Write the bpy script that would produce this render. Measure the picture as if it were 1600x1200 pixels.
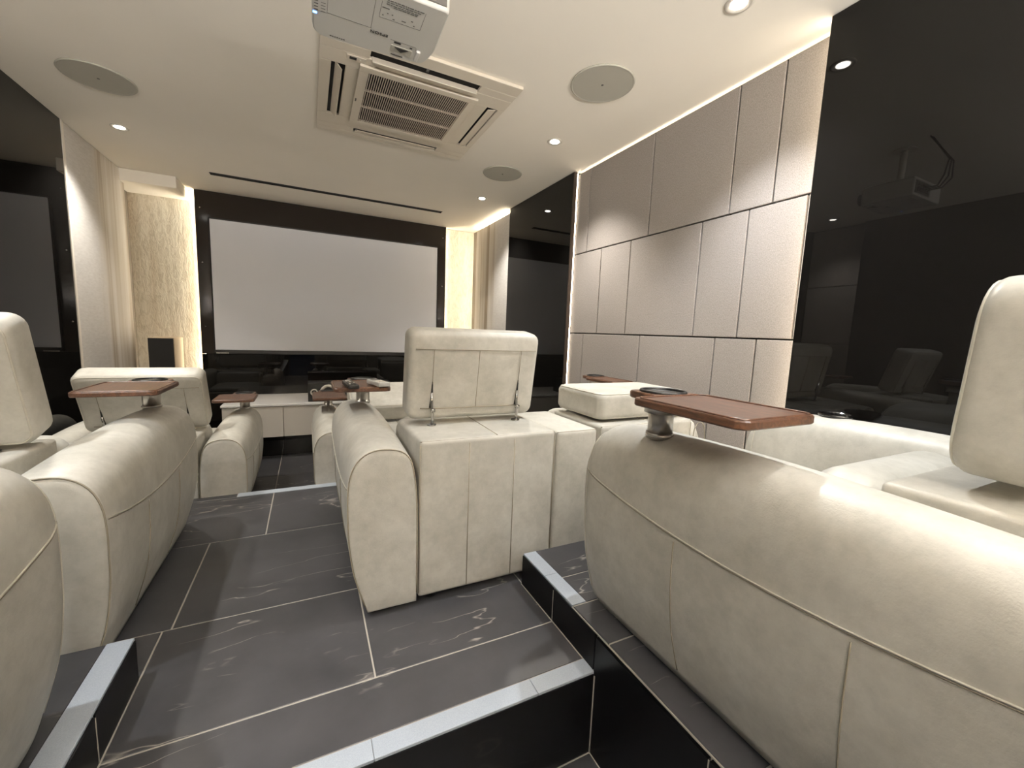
import bpy, bmesh, math, random
from mathutils import Vector, Matrix
random.seed(7)
for o in list(bpy.data.objects): bpy.data.objects.remove(o)
S = bpy.context.scene
COL = S.collection
# ------------------------------------------------------------------ camera, world, exposure
CAMZ = 1.27
cam = bpy.data.cameras.new('camera'); camo = bpy.data.objects.new('camera', cam); COL.objects.link(camo)
cam.sensor_width = 36.0; cam.lens = 646.3 / 1600 * 36; cam.clip_start = .02
Rm = Matrix(((0.897669, 0.0189393, -0.4402632), (-0.438944, 0.1267782, -0.8895254), (0.0389688, 0.9917503, 0.1221182)))
camo.matrix_world = Matrix.Translation((0, 0, CAMZ)) @ Rm.to_4x4()
S.camera = camo
S.view_settings.view_transform = 'Standard'; S.view_settings.look = 'None'
S.view_settings.exposure = 1.66; S.view_settings.gamma = 1.0; S.view_settings.use_curve_mapping = False
S.cycles.max_bounces = 10; S.cycles.diffuse_bounces = 6; S.cycles.glossy_bounces = 5
S.cycles.sample_clamp_indirect = 4.0; S.cycles.caustics_reflective = False; S.cycles.caustics_refractive = False
S.cycles.use_denoising = True
W = bpy.data.worlds.new('world'); S.world = W; W.use_nodes = True
W.node_tree.nodes['Background'].inputs[0].default_value = (.02, .02, .022, 1)
W.node_tree.nodes['Background'].inputs[1].default_value = 1.0
SPOT_W = 31.0
LED_E = 5.5
LED_F = 9.0
FILL_PANEL_E = 1.2      # two unseen ceiling panels added as fill light behind the camera
FILL_STRIP_E = 310.0  # strength of the fill strip added on the unseen back wall
CEIL = 2.50
DOWNLIGHTS = [(1.44, 1.16, 'recessed downlight at top edge of the photo nearest the tall fabric panels', 1),
              (1.445, 2.44, 'recessed downlight beside the large round ceiling speaker, above the fabric wall', 1),
              (1.474, 3.76, 'recessed downlight nearest the screen on the right half of the ceiling', 1),
              (-1.077, 3.73, 'recessed downlight on the left of the ceiling above the stone wall', 1),
              (-1.08, 2.44, 'recessed downlight beyond the left frame edge, seen only mirrored in black glass', 1),
              (-1.08, 1.15, 'recessed downlight above the left aisle, second one behind the stone wall', 1),
              (1.44, .10, 'recessed downlight above the near right recliner', .75),
              (-1.08, -.14, 'added recessed downlight, out of view above the near left recliner', 1),  # this and the two after it are unseen, added for brightness
              (1.44, -1.2, 'added recessed downlight, unseen behind the camera on the right side', 1),
              (-1.08, -1.35, 'added recessed downlight, unseen behind the camera on the left side', 1)]
for i, (x, y, lb, k) in enumerate(DOWNLIGHTS):
    L = bpy.data.lights.new('downlight_lamp', 'SPOT'); L.energy = SPOT_W * k * (.95 if y > 3 else .8 if y < .8 else 1.1); L.spot_size = math.radians(104); L.spot_blend = .8
    L.shadow_soft_size = .03; L.color = (1.0, .95, .87) if y > 1.5 else (.96, .98, 1.0)
    lo = bpy.data.objects.new('downlight_lamp', L); COL.objects.link(lo); lo.location = (x, y, CEIL - .02)

# ------------------------------------------------------------------ materials
def srgb(r, g, b):
    f = lambda c: (c / 255 / 12.92) if c / 255 <= .04045 else ((c / 255 + .055) / 1.055) ** 2.4
    return (f(r), f(g), f(b), 1)
class NT:
    def __init__(s, name):
        s.m = bpy.data.materials.new(name); s.m.use_nodes = True; s.t = s.m.node_tree; s.b = s.t.nodes['Principled BSDF']
    def n(s, typ, **kw):
        n = s.t.nodes.new(typ)
        for k, v in kw.items():
            if k.startswith('i_'):
                key = k[2:]; key = int(key) if key.isdigit() else key.replace('_', ' ')
                n.inputs[key].default_value = v
            else: setattr(n, k, v)
        return n
    def l(s, a, b): s.t.links.new(a, b)
    def pos(s, scale=(1, 1, 1)):
        g = s.n('ShaderNodeNewGeometry'); m = s.n('ShaderNodeMapping'); m.inputs['Scale'].default_value = scale
        s.l(g.outputs['Position'], m.inputs['Vector']); return m.outputs[0]
    def noise(s, vec, scale, detail=4, rough=.55, dist=0):
        n = s.n('ShaderNodeTexNoise'); n.inputs['Scale'].default_value = scale; n.inputs['Detail'].default_value = detail
        n.inputs['Roughness'].default_value = rough; n.inputs['Distortion'].default_value = dist
        s.l(vec, n.inputs['Vector']); return n.outputs['Fac']
    def ramp(s, fac, stops):
        r = s.n('ShaderNodeValToRGB'); e = r.color_ramp.elements
        while len(e) < len(stops): e.new(.5)
        for k, (p, c) in enumerate(stops): e[k].position = p; e[k].color = c
        s.l(fac, r.inputs[0]); return r.outputs[0]
    def mix(s, fac, a, b, mode='MIX'):
        m = s.n('ShaderNodeMix', data_type='RGBA', blend_type=mode)
        if hasattr(fac, 'links'): s.l(fac, m.inputs[0])
        else: m.inputs[0].default_value = fac
        for v, i in ((a, 6), (b, 7)):
            if hasattr(v, 'links'): s.l(v, m.inputs[i])
            else: m.inputs[i].default_value = v
        return m.outputs[2]
    def bump(s, h, strength, dist):
        b = s.n('ShaderNodeBump'); b.inputs['Strength'].default_value = strength; b.inputs['Distance'].default_value = dist
        s.l(h, b.inputs['Height']); s.l(b.outputs[0], s.b.inputs['Normal'])
def plain(name, col, rough=.5, metal=0, spec=.5, emit=None, es=0, coat=0):
    t = NT(name); t.b.inputs['Base Color'].default_value = col; t.b.inputs['Roughness'].default_value = rough
    t.b.inputs['Metallic'].default_value = metal; t.b.inputs['Specular IOR Level'].default_value = spec
    t.b.inputs['Coat Weight'].default_value = coat
    if emit: t.b.inputs['Emission Color'].default_value = emit; t.b.inputs['Emission Strength'].default_value = es
    return t.m
def soft(name, c1, c2, scale, rough, bs=0, bd=.001, bscale=200, lo=.3, hi=.7):
    t = NT(name); v = t.pos(); f = t.noise(v, scale, 5)
    t.l(t.ramp(f, [(lo, c1), (hi, c2)]), t.b.inputs['Base Color']); t.b.inputs['Roughness'].default_value = rough
    if bs: t.bump(t.noise(v, bscale, 3), bs, bd)
    return t.m
def leather():
    t = NT('cream_leather'); v = t.pos()
    base = t.ramp(t.noise(v, 5, 5, .6), [(.3, srgb(174, 171, 161)), (.7, srgb(199, 196, 187))])
    mott = t.ramp(t.noise(v, 28, 4, .7), [(.35, (.86, .86, .86, 1)), (.6, (1, 1, 1, 1))])
    t.l(t.mix(.75, base, mott, 'MULTIPLY'), t.b.inputs['Base Color'])
    r = t.n('ShaderNodeMapRange'); r.inputs['To Min'].default_value = .36; r.inputs['To Max'].default_value = .5
    t.l(t.noise(v, 9, 3), r.inputs[0]); t.l(r.outputs[0], t.b.inputs['Roughness'])
    t.b.inputs['Specular IOR Level'].default_value = .4
    a = t.noise(v, 260, 3, .6); b = t.noise(v, 14, 3, .5)
    m = t.n('ShaderNodeMath', operation='MULTIPLY_ADD'); m.inputs[1].default_value = 3.0; t.l(b, m.inputs[0]); t.l(a, m.inputs[2])
    t.bump(m.outputs[0], .32, .0012); return t.m
def tile(name, c1, c2, rough, vein=.5):
    t = NT(name); v = t.pos()
    base = t.ramp(t.noise(v, 3.5, 6, .6), [(.3, c1), (.72, c2)])
    vv = t.pos((1.0, 4.2, 1.6)); vv.node.inputs['Rotation'].default_value = (0, 0, .32); n = t.noise(vv, 1.5, 4, .5, .15)
    a = t.n('ShaderNodeMath', operation='SUBTRACT'); a.inputs[1].default_value = .5; t.l(n, a.inputs[0])
    a2 = t.n('ShaderNodeMath', operation='ABSOLUTE'); t.l(a.outputs[0], a2.inputs[0])
    line = t.ramp(a2.outputs[0], [(0, (1, 1, 1, 1)), (.0055, (0, 0, 0, 1))])
    mask = t.ramp(t.noise(v, 2.6, 4, .6), [(.50, (0, 0, 0, 1)), (.60, (vein, vein, vein, 1))])
    f = t.mix(1, line, mask, 'MULTIPLY')
    t.l(t.mix(f, base, srgb(165, 158, 150)), t.b.inputs['Base Color'])
    t.b.inputs['Roughness'].default_value = rough; t.b.inputs['Specular IOR Level'].default_value = .4 if 'riser' not in name else .22
    t.bump(t.noise(v, 60, 4), .08, .001); return t.m
def stone(name, c1, c2, c3, streak=1.0, emboss=.5):
    t = NT(name); v = t.pos((8.5, 8.5, .28) if emboss < .5 else (4.2, 4.2, .3)); n1 = t.noise(v, 1.1, 7, .55, .6)
    base = t.ramp(n1, [(.32, c3), (.45, c1), (.6, c2), (.75, c1)])
    if emboss < .5:      # a brown vein band runs down the far part of the side slabs
        g = t.n('ShaderNodeNewGeometry'); sp = t.n('ShaderNodeSeparateXYZ'); t.l(g.outputs['Position'], sp.inputs[0])
        wob = t.noise(t.pos((.0, 3, .5)), 1.5, 2); ad = t.n('ShaderNodeMath', operation='MULTIPLY_ADD'); ad.inputs[1].default_value = .5; t.l(wob, ad.inputs[0]); t.l(sp.outputs['Y'], ad.inputs[2])
        mr = t.n('ShaderNodeMapRange'); mr.inputs['From Min'].default_value = 4.42; mr.inputs['From Max'].default_value = 4.62; t.l(ad.outputs[0], mr.inputs[0])
        grey = t.ramp(t.noise(t.pos((3, 3, 14)), 6, 4, .7), [(.3, srgb(184, 180, 175)), (.7, srgb(200, 197, 193))])
        base = t.mix(mr.outputs[0], grey, base)
    t.l(base, t.b.inputs['Base Color']); t.b.inputs['Roughness'].default_value = .55
    fv = t.pos((1, 1, .35)); a = t.noise(fv, 30 if emboss > .5 else 70, 5, .75, 1.0)
    if emboss > .5: base = t.mix(.7, base, t.ramp(a, [(.38, (.72, .68, .62, 1)), (.56, (1, 1, 1, 1))]), 'MULTIPLY'); t.l(base, t.b.inputs['Base Color'])
    m = t.n('ShaderNodeMath', operation='MULTIPLY_ADD'); m.inputs[1].default_value = .5 if emboss < .5 else 1.5; t.l(n1, m.inputs[0]); t.l(a, m.inputs[2])
    t.bump(m.outputs[0], emboss, .008); return t.m
def fabric():
    t = NT('linen_panel'); v = t.pos((1, 1, .5)); a = t.noise(v, 330, 3, .8)
    w = t.noise(t.pos((1, 1, 4)), 150, 3, .7); b = t.noise(t.pos(), 2, 4)
    c = t.ramp(a, [(.35, srgb(138, 131, 126)), (.65, srgb(170, 163, 157))])
    c = t.mix(.35, c, t.ramp(w, [(.35, (.75, .75, .75, 1)), (.65, (1, 1, 1, 1))]), 'MULTIPLY')
    t.l(t.mix(.35, c, t.ramp(b, [(.3, (.85, .86, .9, 1)), (.7, (1, 1, 1, 1))]), 'MULTIPLY'), t.b.inputs['Base Color'])
    t.b.inputs['Roughness'].default_value = .95; t.b.inputs['Specular IOR Level'].default_value = .1
    t.bump(a, .25, .0008); return t.m
def wood():
    t = NT('walnut_wood'); v = t.pos((2, .35, 2)); n = t.noise(v, 40, 5, .65, 1.2)
    t.l(t.ramp(n, [(.3, srgb(52, 34, 23)), (.5, srgb(84, 55, 38)), (.72, srgb(112, 76, 53))]), t.b.inputs['Base Color'])
    t.b.inputs['Roughness'].default_value = .38; t.b.inputs['Coat Weight'].default_value = .25; t.b.inputs['Coat Roughness'].default_value = .25
    return t.m
def brushed():
    t = NT('brushed_steel'); v = t.pos((30, 30, 1)); t.b.inputs['Metallic'].default_value = 1
    t.b.inputs['Base Color'].default_value = srgb(188, 184, 178); t.b.inputs['Roughness'].default_value = .3
    t.bump(t.noise(v, 8, 3), .1, .0005); return t.m
def glass(name, c=(.006, .0055, .005, 1), tint=.012):
    t = NT(name); t.b.inputs['Base Color'].default_value = c; t.b.inputs['Roughness'].default_value = tint
    t.b.inputs['IOR'].default_value = 1.35
    t.bump(t.noise(t.pos(), 1.6, 2), .03, .003); return t.m
M = dict(
    leather=leather(), seam=plain('seam_thread', srgb(140, 132, 115), .8), piping=soft('leather_piping', srgb(186, 181, 168), srgb(200, 196, 183), 30, .45),
    dark_fabric=plain('black_cloth', srgb(22, 20, 18), .9), chrome=plain('polished_chrome', srgb(170, 168, 164), .14, 1),
    steel=brushed(), wood=wood(), black_plastic=plain('black_plastic', srgb(16, 15, 14), .42), cup=plain('black_cup_insert', srgb(10, 9, 8), .2, 0, .5, coat=.5),
    floor=tile('charcoal_marble_floor', srgb(50, 50, 52), srgb(68, 67, 69), .38, .8), riser=tile('black_marble_riser', srgb(8, 8, 9), srgb(14, 13, 14), .3, .03),
    grout=plain('pale_grout', srgb(156, 150, 140), .9), base=plain('dark_substrate', srgb(30, 26, 25), .8),
    nosing=soft('aluminium_nosing', srgb(146, 153, 161), srgb(160, 167, 175), 420, .5, .3, .001, 600),
    ceiling=soft('painted_ceiling', srgb(234, 228, 217), srgb(237, 231, 220), 2, .9), wall=soft('painted_wall', srgb(120, 110, 98), srgb(128, 118, 104), 3, .85),
    whitetrim=plain('white_trim', srgb(215, 208, 196), .5), led_soft=plain('warm_led_soft', (1, 1, 1, 1), .5, emit=(1.0, .86, .66, 1), es=3.0), led=plain('warm_led', (1, 1, 1, 1), .5, emit=(1.0, .86, .66, 1), es=LED_E), led_left=plain('warm_led_left', (1, 1, 1, 1), .5, emit=(1.0, .90, .72, 1), es=LED_F * 1.7), led_front=plain('warm_led_front', (1, 1, 1, 1), .5, emit=(1.0, .88, .68, 1), es=LED_F), fill_panel=plain('cool_fill_panel', (1, 1, 1, 1), .5, emit=(.93, .97, 1.0, 1), es=FILL_PANEL_E), fill=plain('fill_strip_led', (1, 1, 1, 1), .5, emit=(1.0, .96, .91, 1), es=FILL_STRIP_E),
    glow=plain('downlight_lens', (1, 1, 1, 1), .3, emit=(1.0, .95, .86, 1), es=14.0),
    glass=glass('black_glass'), glass_front=glass('black_glass_front', srgb(40, 35, 31), .12),
    stone_l=stone('travertine_side', srgb(186, 177, 164), srgb(204, 199, 192), srgb(142, 126, 106), emboss=.15),
    stone_b=stone('travertine_front', srgb(218, 209, 190), srgb(230, 224, 208), srgb(192, 174, 148), emboss=.9),
    fabric=fabric(), screen=plain('screen_cloth', srgb(218, 220, 226), .75), white_plastic=soft('white_plastic', srgb(196, 194, 188), srgb(202, 200, 194), 2, .45),
    cream_plastic=plain('cream_plastic', srgb(212, 203, 188), .45), mesh=soft('speaker_mesh', srgb(168, 165, 154), srgb(176, 173, 162), 400, .8, .3, .001, 900),
    dark=plain('dark_void', srgb(18, 15, 14), .9), cab=plain('white_lacquer', srgb(206, 200, 190), .35), marble=tile('white_marble', srgb(226, 224, 220), srgb(234, 232, 228), .15, .35),
    blue=plain('blue_indicator', srgb(20, 60, 220), .4, emit=(.1, .3, 1, 1), es=3), label=plain('printed_ink', srgb(92, 90, 86), .6), ink=plain('black_ink', srgb(30, 29, 28), .6),
    beige=plain('speaker_side_veneer', srgb(176, 158, 132), .5), ring=plain('pale_speaker_ring', srgb(196, 190, 180), .4), bronze=plain('bronze_edge', srgb(58, 46, 38), .5), cone=plain('speaker_cone', srgb(28, 27, 26), .5),
    louver=plain('grille_slat', srgb(196, 184, 170), .5), void2=plain('grille_void', srgb(14, 11, 15), .9), bluedark=plain('corridor_glow', srgb(20, 34, 58), .7, emit=(.1, .2, .4, 1), es=.03),
    clear=plain('clear_plastic', srgb(210, 208, 205), .15))

# ------------------------------------------------------------------ helpers
def link(name, me, mat, parent=None, smooth=False, loc=None, **props):
    o = bpy.data.objects.new(name, me); COL.objects.link(o)
    for m in (mat if isinstance(mat, (list, tuple)) else [mat]): me.materials.append(M[m])
    if smooth:
        for p in me.polygons: p.use_smooth = True
    if parent is not None: o.parent = parent
    if loc is not None: o.location = loc
    for k, v in props.items(): o[k] = v
    return o
def thing(name, label, cat, loc=(0, 0, 0), rz=0, group=None):
    o = bpy.data.objects.new(name, None); COL.objects.link(o); o.location = loc; o.rotation_euler = (0, 0, rz); o.empty_display_size = .1
    o['label'] = label; o['category'] = cat
    if group: o['group'] = group
    return o
def bm_box(bm, x0, x1, y0, y1, z0, z1, bev=0, seg=2):
    vs = [bm.verts.new((x, y, z)) for x in (x0, x1) for y in (y0, y1) for z in (z0, z1)]
    F = [(0, 1, 3, 2), (4, 6, 7, 5), (0, 4, 5, 1), (2, 3, 7, 6), (0, 2, 6, 4), (1, 5, 7, 3)]
    fs = [bm.faces.new([vs[i] for i in f]) for f in F]
    if bev:
        es = list({e for f in fs for e in f.edges})
        bmesh.ops.bevel(bm, geom=es, offset=bev, segments=seg, profile=.6, affect='EDGES')
def to_mesh(bm, name='m'):
    bmesh.ops.recalc_face_normals(bm, faces=bm.faces[:])
    me = bpy.data.meshes.new(name); bm.to_mesh(me); bm.free(); return me
def box(name, x0, x1, y0, y1, z0, z1, mat, parent=None, bev=0, seg=2, smooth=False, **props):
    """a box whose origin sits at its own centre"""
    x0, x1 = min(x0, x1), max(x0, x1); y0, y1 = min(y0, y1), max(y0, y1); z0, z1 = min(z0, z1), max(z0, z1)
    c = ((x0 + x1) / 2, (y0 + y1) / 2, (z0 + z1) / 2); bm = bmesh.new()
    bm_box(bm, x0 - c[0], x1 - c[0], y0 - c[1], y1 - c[1], z0 - c[2], z1 - c[2], bev, seg)
    return link(name, to_mesh(bm), mat, parent, smooth, c, **props)
def bm_cyl(bm, c, r, h, axis=2, n=24, r2=None, bev=0):
    r2 = r if r2 is None else r2; A, B = [], []
    for k in range(n):
        a = 2 * math.pi * k / n; p, q = math.cos(a), math.sin(a)
        for L, rr, t in ((A, r, 0), (B, r2, h)):
            v = [0, 0, 0]; v[(axis + 1) % 3] = p * rr; v[(axis + 2) % 3] = q * rr; v[axis] = t
            L.append(bm.verts.new((c[0] + v[0], c[1] + v[1], c[2] + v[2])))
    for k in range(n): bm.faces.new((A[k], A[(k + 1) % n], B[(k + 1) % n], B[k]))
    bm.faces.new(A[::-1]); bm.faces.new(B)
def cyl(name, c, r, h, mat, parent=None, axis=2, n=24, r2=None, smooth=True, **props):
    bm = bmesh.new(); bm_cyl(bm, c, r, h, axis, n, r2); o = link(name, to_mesh(bm), mat, parent, False, **props)
    if smooth:
        for p in o.data.polygons: p.use_smooth = len(p.vertices) == 4
    return o
def bm_tube(bm, pts, r, n=6, closed=False):
    P = [Vector(p) for p in pts]; N = len(P); rings = []; up = None
    for i in range(N):
        d = (P[(i + 1) % N] - P[i - 1]) if closed else (P[min(i + 1, N - 1)] - P[max(i - 1, 0)])
        if d.length < 1e-9: d = Vector((0, 0, 1))
        d.normalize()
        if up is None: up = d.orthogonal().normalized()
        up = (up - d * up.dot(d))
        if up.length < 1e-6: up = d.orthogonal()
        up.normalize(); s = d.cross(up)
        rings.append([bm.verts.new(P[i] + (up * math.cos(2 * math.pi * k / n) + s * math.sin(2 * math.pi * k / n)) * r) for k in range(n)])
    for i in range(N if closed else N - 1):
        a, b = rings[i], rings[(i + 1) % N]
        for k in range(n): bm.faces.new((a[k], a[(k + 1) % n], b[(k + 1) % n], b[k]))
    if not closed: bm.faces.new(rings[0][::-1]); bm.faces.new(rings[-1])
def tube(name, pts, r, mat, parent=None, n=6, closed=False, **props):
    bm = bmesh.new(); bm_tube(bm, pts, r, n, closed); return link(name, to_mesh(bm), mat, parent, True, **props)
def loft(bm, rings, cap0=True, cap1=True):
    V = [[bm.verts.new(p) for p in r] for r in rings]; n = len(V[0])
    for a, b in zip(V, V[1:]):
        for k in range(n): bm.faces.new((a[k], a[(k + 1) % n], b[(k + 1) % n], b[k]))
    if cap0: bm.faces.new(V[0][::-1])
    if cap1: bm.faces.new(V[-1])
def rrect(w, h, r, n=6):
    pts = []
    for cx, cz, a0 in ((w / 2 - r, h / 2 - r, 0), (-w / 2 + r, h / 2 - r, 90), (-w / 2 + r, -h / 2 + r, 180), (w / 2 - r, -h / 2 + r, 270)):
        for k in range(n + 1):
            a = math.radians(a0 + 90 * k / n); pts.append((cx + r * math.cos(a), cz + r * math.sin(a)))
    # densify the straight runs
    out = []
    for i, p in enumerate(pts):
        q = pts[(i + 1) % len(pts)]; d = math.dist(p, q); m = max(1, int(d / .06)); out += [(p[0] + (q[0] - p[0]) * t / m, p[1] + (q[1] - p[1]) * t / m) for t in range(m)]
    return out
def pillow_rings(w, h, R, depth, r, puff, n=5):
    """outline w x h in (x,z), thickness along y from 0 to depth, with rounded rims and puffed faces"""
    o = rrect(w, h, R); rings = []
    def ring(inset, y): return [(x * (w / 2 - inset) / (w / 2), y, z * (h / 2 - inset) / (h / 2)) for x, z in o]
    caps = [.04, .25, .5, .75, .92]
    for s in caps: rings.append([(x * s * (w / 2 - r) / (w / 2), -puff * (1 - s ** 4), z * s * (h / 2 - r) / (h / 2)) for x, z in o])
    for k in range(n + 1):
        a = math.pi / 2 * k / n; rings.append(ring(r * (1 - math.sin(a)), r * (1 - math.cos(a))))
    for k in range(n + 1):
        a = math.pi / 2 * k / n; rings.append(ring(r * (1 - math.cos(a)), depth - r + r * math.sin(a)))
    for s in caps[::-1]: rings.append([(x * s * (w / 2 - r) / (w / 2), depth + puff * (1 - s ** 4), z * s * (h / 2 - r) / (h / 2)) for x, z in o])
    return rings, o
def pillow(name, w, h, R, depth, r, puff, mat, parent, mtx, wr=0, seed=0):
    rings, o = pillow_rings(w, h, R, depth, r, puff); bm = bmesh.new(); loft(bm, rings)
    for v in bm.verts: v.co = mtx @ v.co
    return link(name, to_mesh(bm), mat, parent, True)

# ------------------------------------------------------------------ room setting
XL, XR, YB, YF = -1.377, 1.79, -1.70, 5.10
wall_front = box('wall_front', -1.60, 2.05, 5.10, 5.20, -.05, CEIL, 'wall', kind='structure')
wall_left = box('wall_left', -1.60, -1.45, YB, 5.10, -.05, CEIL, 'wall', kind='structure')
wall_right = box('wall_right', 1.905, 2.05, YB, 5.10, -.05, CEIL, 'wall', kind='structure')
wall_back = box('wall_back', -1.60, 2.05, YB - .1, YB, -.05, CEIL, 'wall', kind='structure')
ceiling = box('ceiling', -1.60, 2.05, YB, 5.20, CEIL, CEIL + .1, 'ceiling', kind='structure')
floor = box('floor', -1.45, 1.905, YB, 5.10, -.08, -.0018, 'grout', kind='structure')
Z1, Z2 = .27, .395
plat = box('floor_middle_platform', -1.45, 1.905, .893, 2.79, -.0015, Z1 - .0018, 'grout', kind='structure')
platl = box('floor_left_platform', -1.45, -.451, YB, 1.379, -.0015, Z2 - .0018, 'grout', kind='structure')
platr = box('floor_right_platform', .762, 1.905, YB, 1.364, -.0015, Z2 - .0018, 'grout', kind='structure')
G = .0025
def tiles(parent, xs, ys, ztop, mat='floor', th=.012):
    """floor tiles between the joint lines xs, ys (world)"""
    for a, b in zip(xs, xs[1:]):
        for c, d in zip(ys, ys[1:]):
            o = box('floor_tile', a + G, b - G, c + G, d - G, ztop - th, ztop, mat, None, .0012, 1)
            w = o.location.copy(); o.parent = parent; o.location = w - parent.location
def wtile(parent, axis, v, lo, hi, z0, z1, out, mat='riser', name='riser_tile'):
    a, b = (v, v + out) if out > 0 else (v + out, v)
    if axis == 'x': o = box(name, a, b, lo + G, hi - G, z0 + G, z1 - G, mat)
    else: o = box(name, lo + G, hi - G, a, b, z0 + G, z1 - G, mat)
    w = o.location.copy(); o.parent = parent; o.location = w - parent.location
tiles(plat, [-.441, .156, .757], [1.127, 1.584], Z1)
tiles(plat, [-.441, .757], [.944, 1.127], Z1)
tiles(plat, [-1.018, -.418, .182, .782, 1.382, 1.9], [1.584, 2.185], Z1)
tiles(plat, [-1.4, -.8, -.2, .4, 1.0, 1.6, 1.9], [2.185, 2.735], Z1)
tiles(plat, [-1.4, -.441], [1.384, 1.584], Z1); tiles(plat, [.757, 1.33, 1.9], [1.369, 1.584], Z1)
tiles(platl, [-1.445, -1.10, -.502], [-1.3, -.7, -.1, .5, .975, 1.384], Z2)
tiles(platr, [.812, 1.40, 1.9], [1.02, 1.17, 1.369], Z2); tiles(platr, [.757, 1.40, 1.9], [-1.3, -.7, -.1, .43, .84, 1.02], Z2)
tiles(floor, [-1.445, -.85, -.25, .35, .95, 1.55, 1.9], [2.80, 3.27, 3.87, 4.47, 5.095], 0)
tiles(floor, [-.446, .156, .757], [-1.69, -1.2, -.6, 0, .60, .89], 0)
# risers: facing the aisle pit and beside the steps
for lo, hi in ((-1.30, -.70), (-.70, -.10), (-.10, .50), (.50, .892)):
    wtile(platr, 'x', .762, lo, hi, .0, Z2 - .012, -.010); wtile(platl, 'x', -.451, lo, hi, .0, Z2 - .012, .010)
wtile(platl, 'x', -.451, .892, 1.13, Z1, Z2 - .002, .010); wtile(platl, 'x', -.451, 1.13, 1.379, Z1, Z2 - .002, .010)
wtile(platr, 'x', .762, .892, 1.13, Z1, Z2 - .002, -.010); wtile(platr, 'x', .762, 1.13, 1.364, Z1, Z2 - .002, -.010)
wtile(plat, 'y', .893, -.441, .752, .0, Z1 - .003, -.008)
wtile(plat, 'y', 2.79, -1.37, 1.9, .0, Z1 - .003, .008)
def nosing(label, x0, x1, y0, y1, z, cuts, along):
    lo, hi = (x0, x1) if along == 'x' else (y0, y1); t = thing('stair_nosing', label, 'step edging', ((x0 + x1) / 2, (y0 + y1) / 2, z))
    c = t.location.copy(); e = [lo] + cuts + [hi]
    for a, b in zip(e, e[1:]):
        if along == 'x': o = box('metal_strip', a + .0006, b - .0006, y0, y1, z - .009, z + .002, 'nosing', None, .001, 1)
        else: o = box('metal_strip', x0, x1, a + .0006, b - .0006, z - .009, z + .002, 'nosing', None, .001, 1)
        w = o.location.copy(); o.parent = t; o.location = w - c
nosing('bright metal step edging in the foreground centre, at the bottom of the photo', -.438, .753, .888, .942, Z1, [.12, .56], 'x')
nosing('bright metal edging at the lower left, running away beside the near left recliner', -.503, -.445, -1.3, 1.382, Z2, [.95], 'y')
nosing('short bright metal edging on the step right of the centre recliner', .757, .812, 1.022, 1.366, Z2, [1.20], 'y')
nosing('thin white edging across the aisle between the two far arms', -.386, 1.9, 2.736, 2.792, Z1, [.35], 'x')
tiles(plat, [-1.4, -.386], [2.735, 2.791], Z1)

def child_box(name, parent, x0, x1, y0, y1, z0, z1, mat, bev=0, seg=2, smooth=False, **p):
    o = box(name, x0, x1, y0, y1, z0, z1, mat, None, bev, seg, smooth, **p); w = o.location.copy(); o.parent = parent; o.location = w - parent.location; return o
# pale joint lines where treads meet risers
def joint(parent, *b): child_box('grout_joint', parent, *b, 'grout')
joint(platr, .7535, .7565, -1.3, 1.02, Z2 - .004, Z2 - .0005); joint(platr, .7495, .7525, .945, 1.364, Z1, Z1 + .0012)
joint(platr, .7495, .7525, -1.3, .884, .0, .002); joint(platr, .7490, .7525, .8815, .8845, .0, Z1 - .010)
joint(platl, -.4415, -.4385, .945, 1.379, Z1, Z1 + .0012); joint(plat, -.43, .7485, .8815, .8845, .0, .002)
joint(platl, -.4412, -.4400, 1.1285, 1.1315, Z1, Z2 - .010); joint(platr, .7512, .7524, 1.1285, 1.1315, Z1, Z2 - .010)
for y in (-.70, -.10, .50): joint(platr, .7512, .7524, y - .0015, y + .0015, .0, Z2 - .014)
# right wall: glass, fabric panels, glass, stone
child_box('glass_panel', wall_right, XR, 1.90, -.3, 1.030, 0.0, CEIL - .002, 'glass', .002, 1, label='large black glass panel at the right edge')
child_box('glass_panel', wall_right, XR, 1.90, YB, -.303, 0.0, CEIL - .002, 'glass', .002, 1)
child_box('glass_panel', wall_right, 1.83, 1.90, 2.785, 3.896, 0.0, CEIL - .002, 'glass', .002, 1, label='narrow black glass panel between fabric and stone')
child_box('panel_backing', wall_right, 1.8915, 1.903, 1.032, 2.782, 0.0, 2.480, 'dark')
child_box('light_block_ledge', wall_right, 1.878, 1.8912, 1.045, 2.775, 2.4812, 2.4852, 'dark')  # hidden ledge added to keep strip light out of the panel gaps
child_box('edge_trim', wall_right, 1.830, 1.858, 2.774, 2.7845, 0.0, 2.497, 'bronze')
FG = .0035
def fpanels(parent, xf, xb, y_edges, z0, z1):
    for a, b in zip(y_edges, y_edges[1:]):
        child_box('fabric_panel', parent, xf, xb, a + FG, b - FG, z0 + FG, z1 - FG, 'fabric', .004, 2)
B0 = [1.045, 1.24, 1.46, 2.00, 2.60, 2.775]; B1 = [1.045, 1.083, 1.342, 1.601, 2.14, 2.44, 2.775]; B2 = [1.045, 1.235, 1.45, 1.995, 2.62, 2.775]
for edges, z0, z1 in ((B0, Z2 + .295, 1.288), (B1, 1.288, 1.890), (B2, 1.890, 2.484), (B0, .10, Z2 + .295)): fpanels(wall_right, 1.87, 1.891, edges, z0, z1)
child_box('stone_panel', wall_right, 1.83, 1.895, 3.902, 4.80, 0.0, 2.455, 'stone_l', .002, 1)
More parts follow.
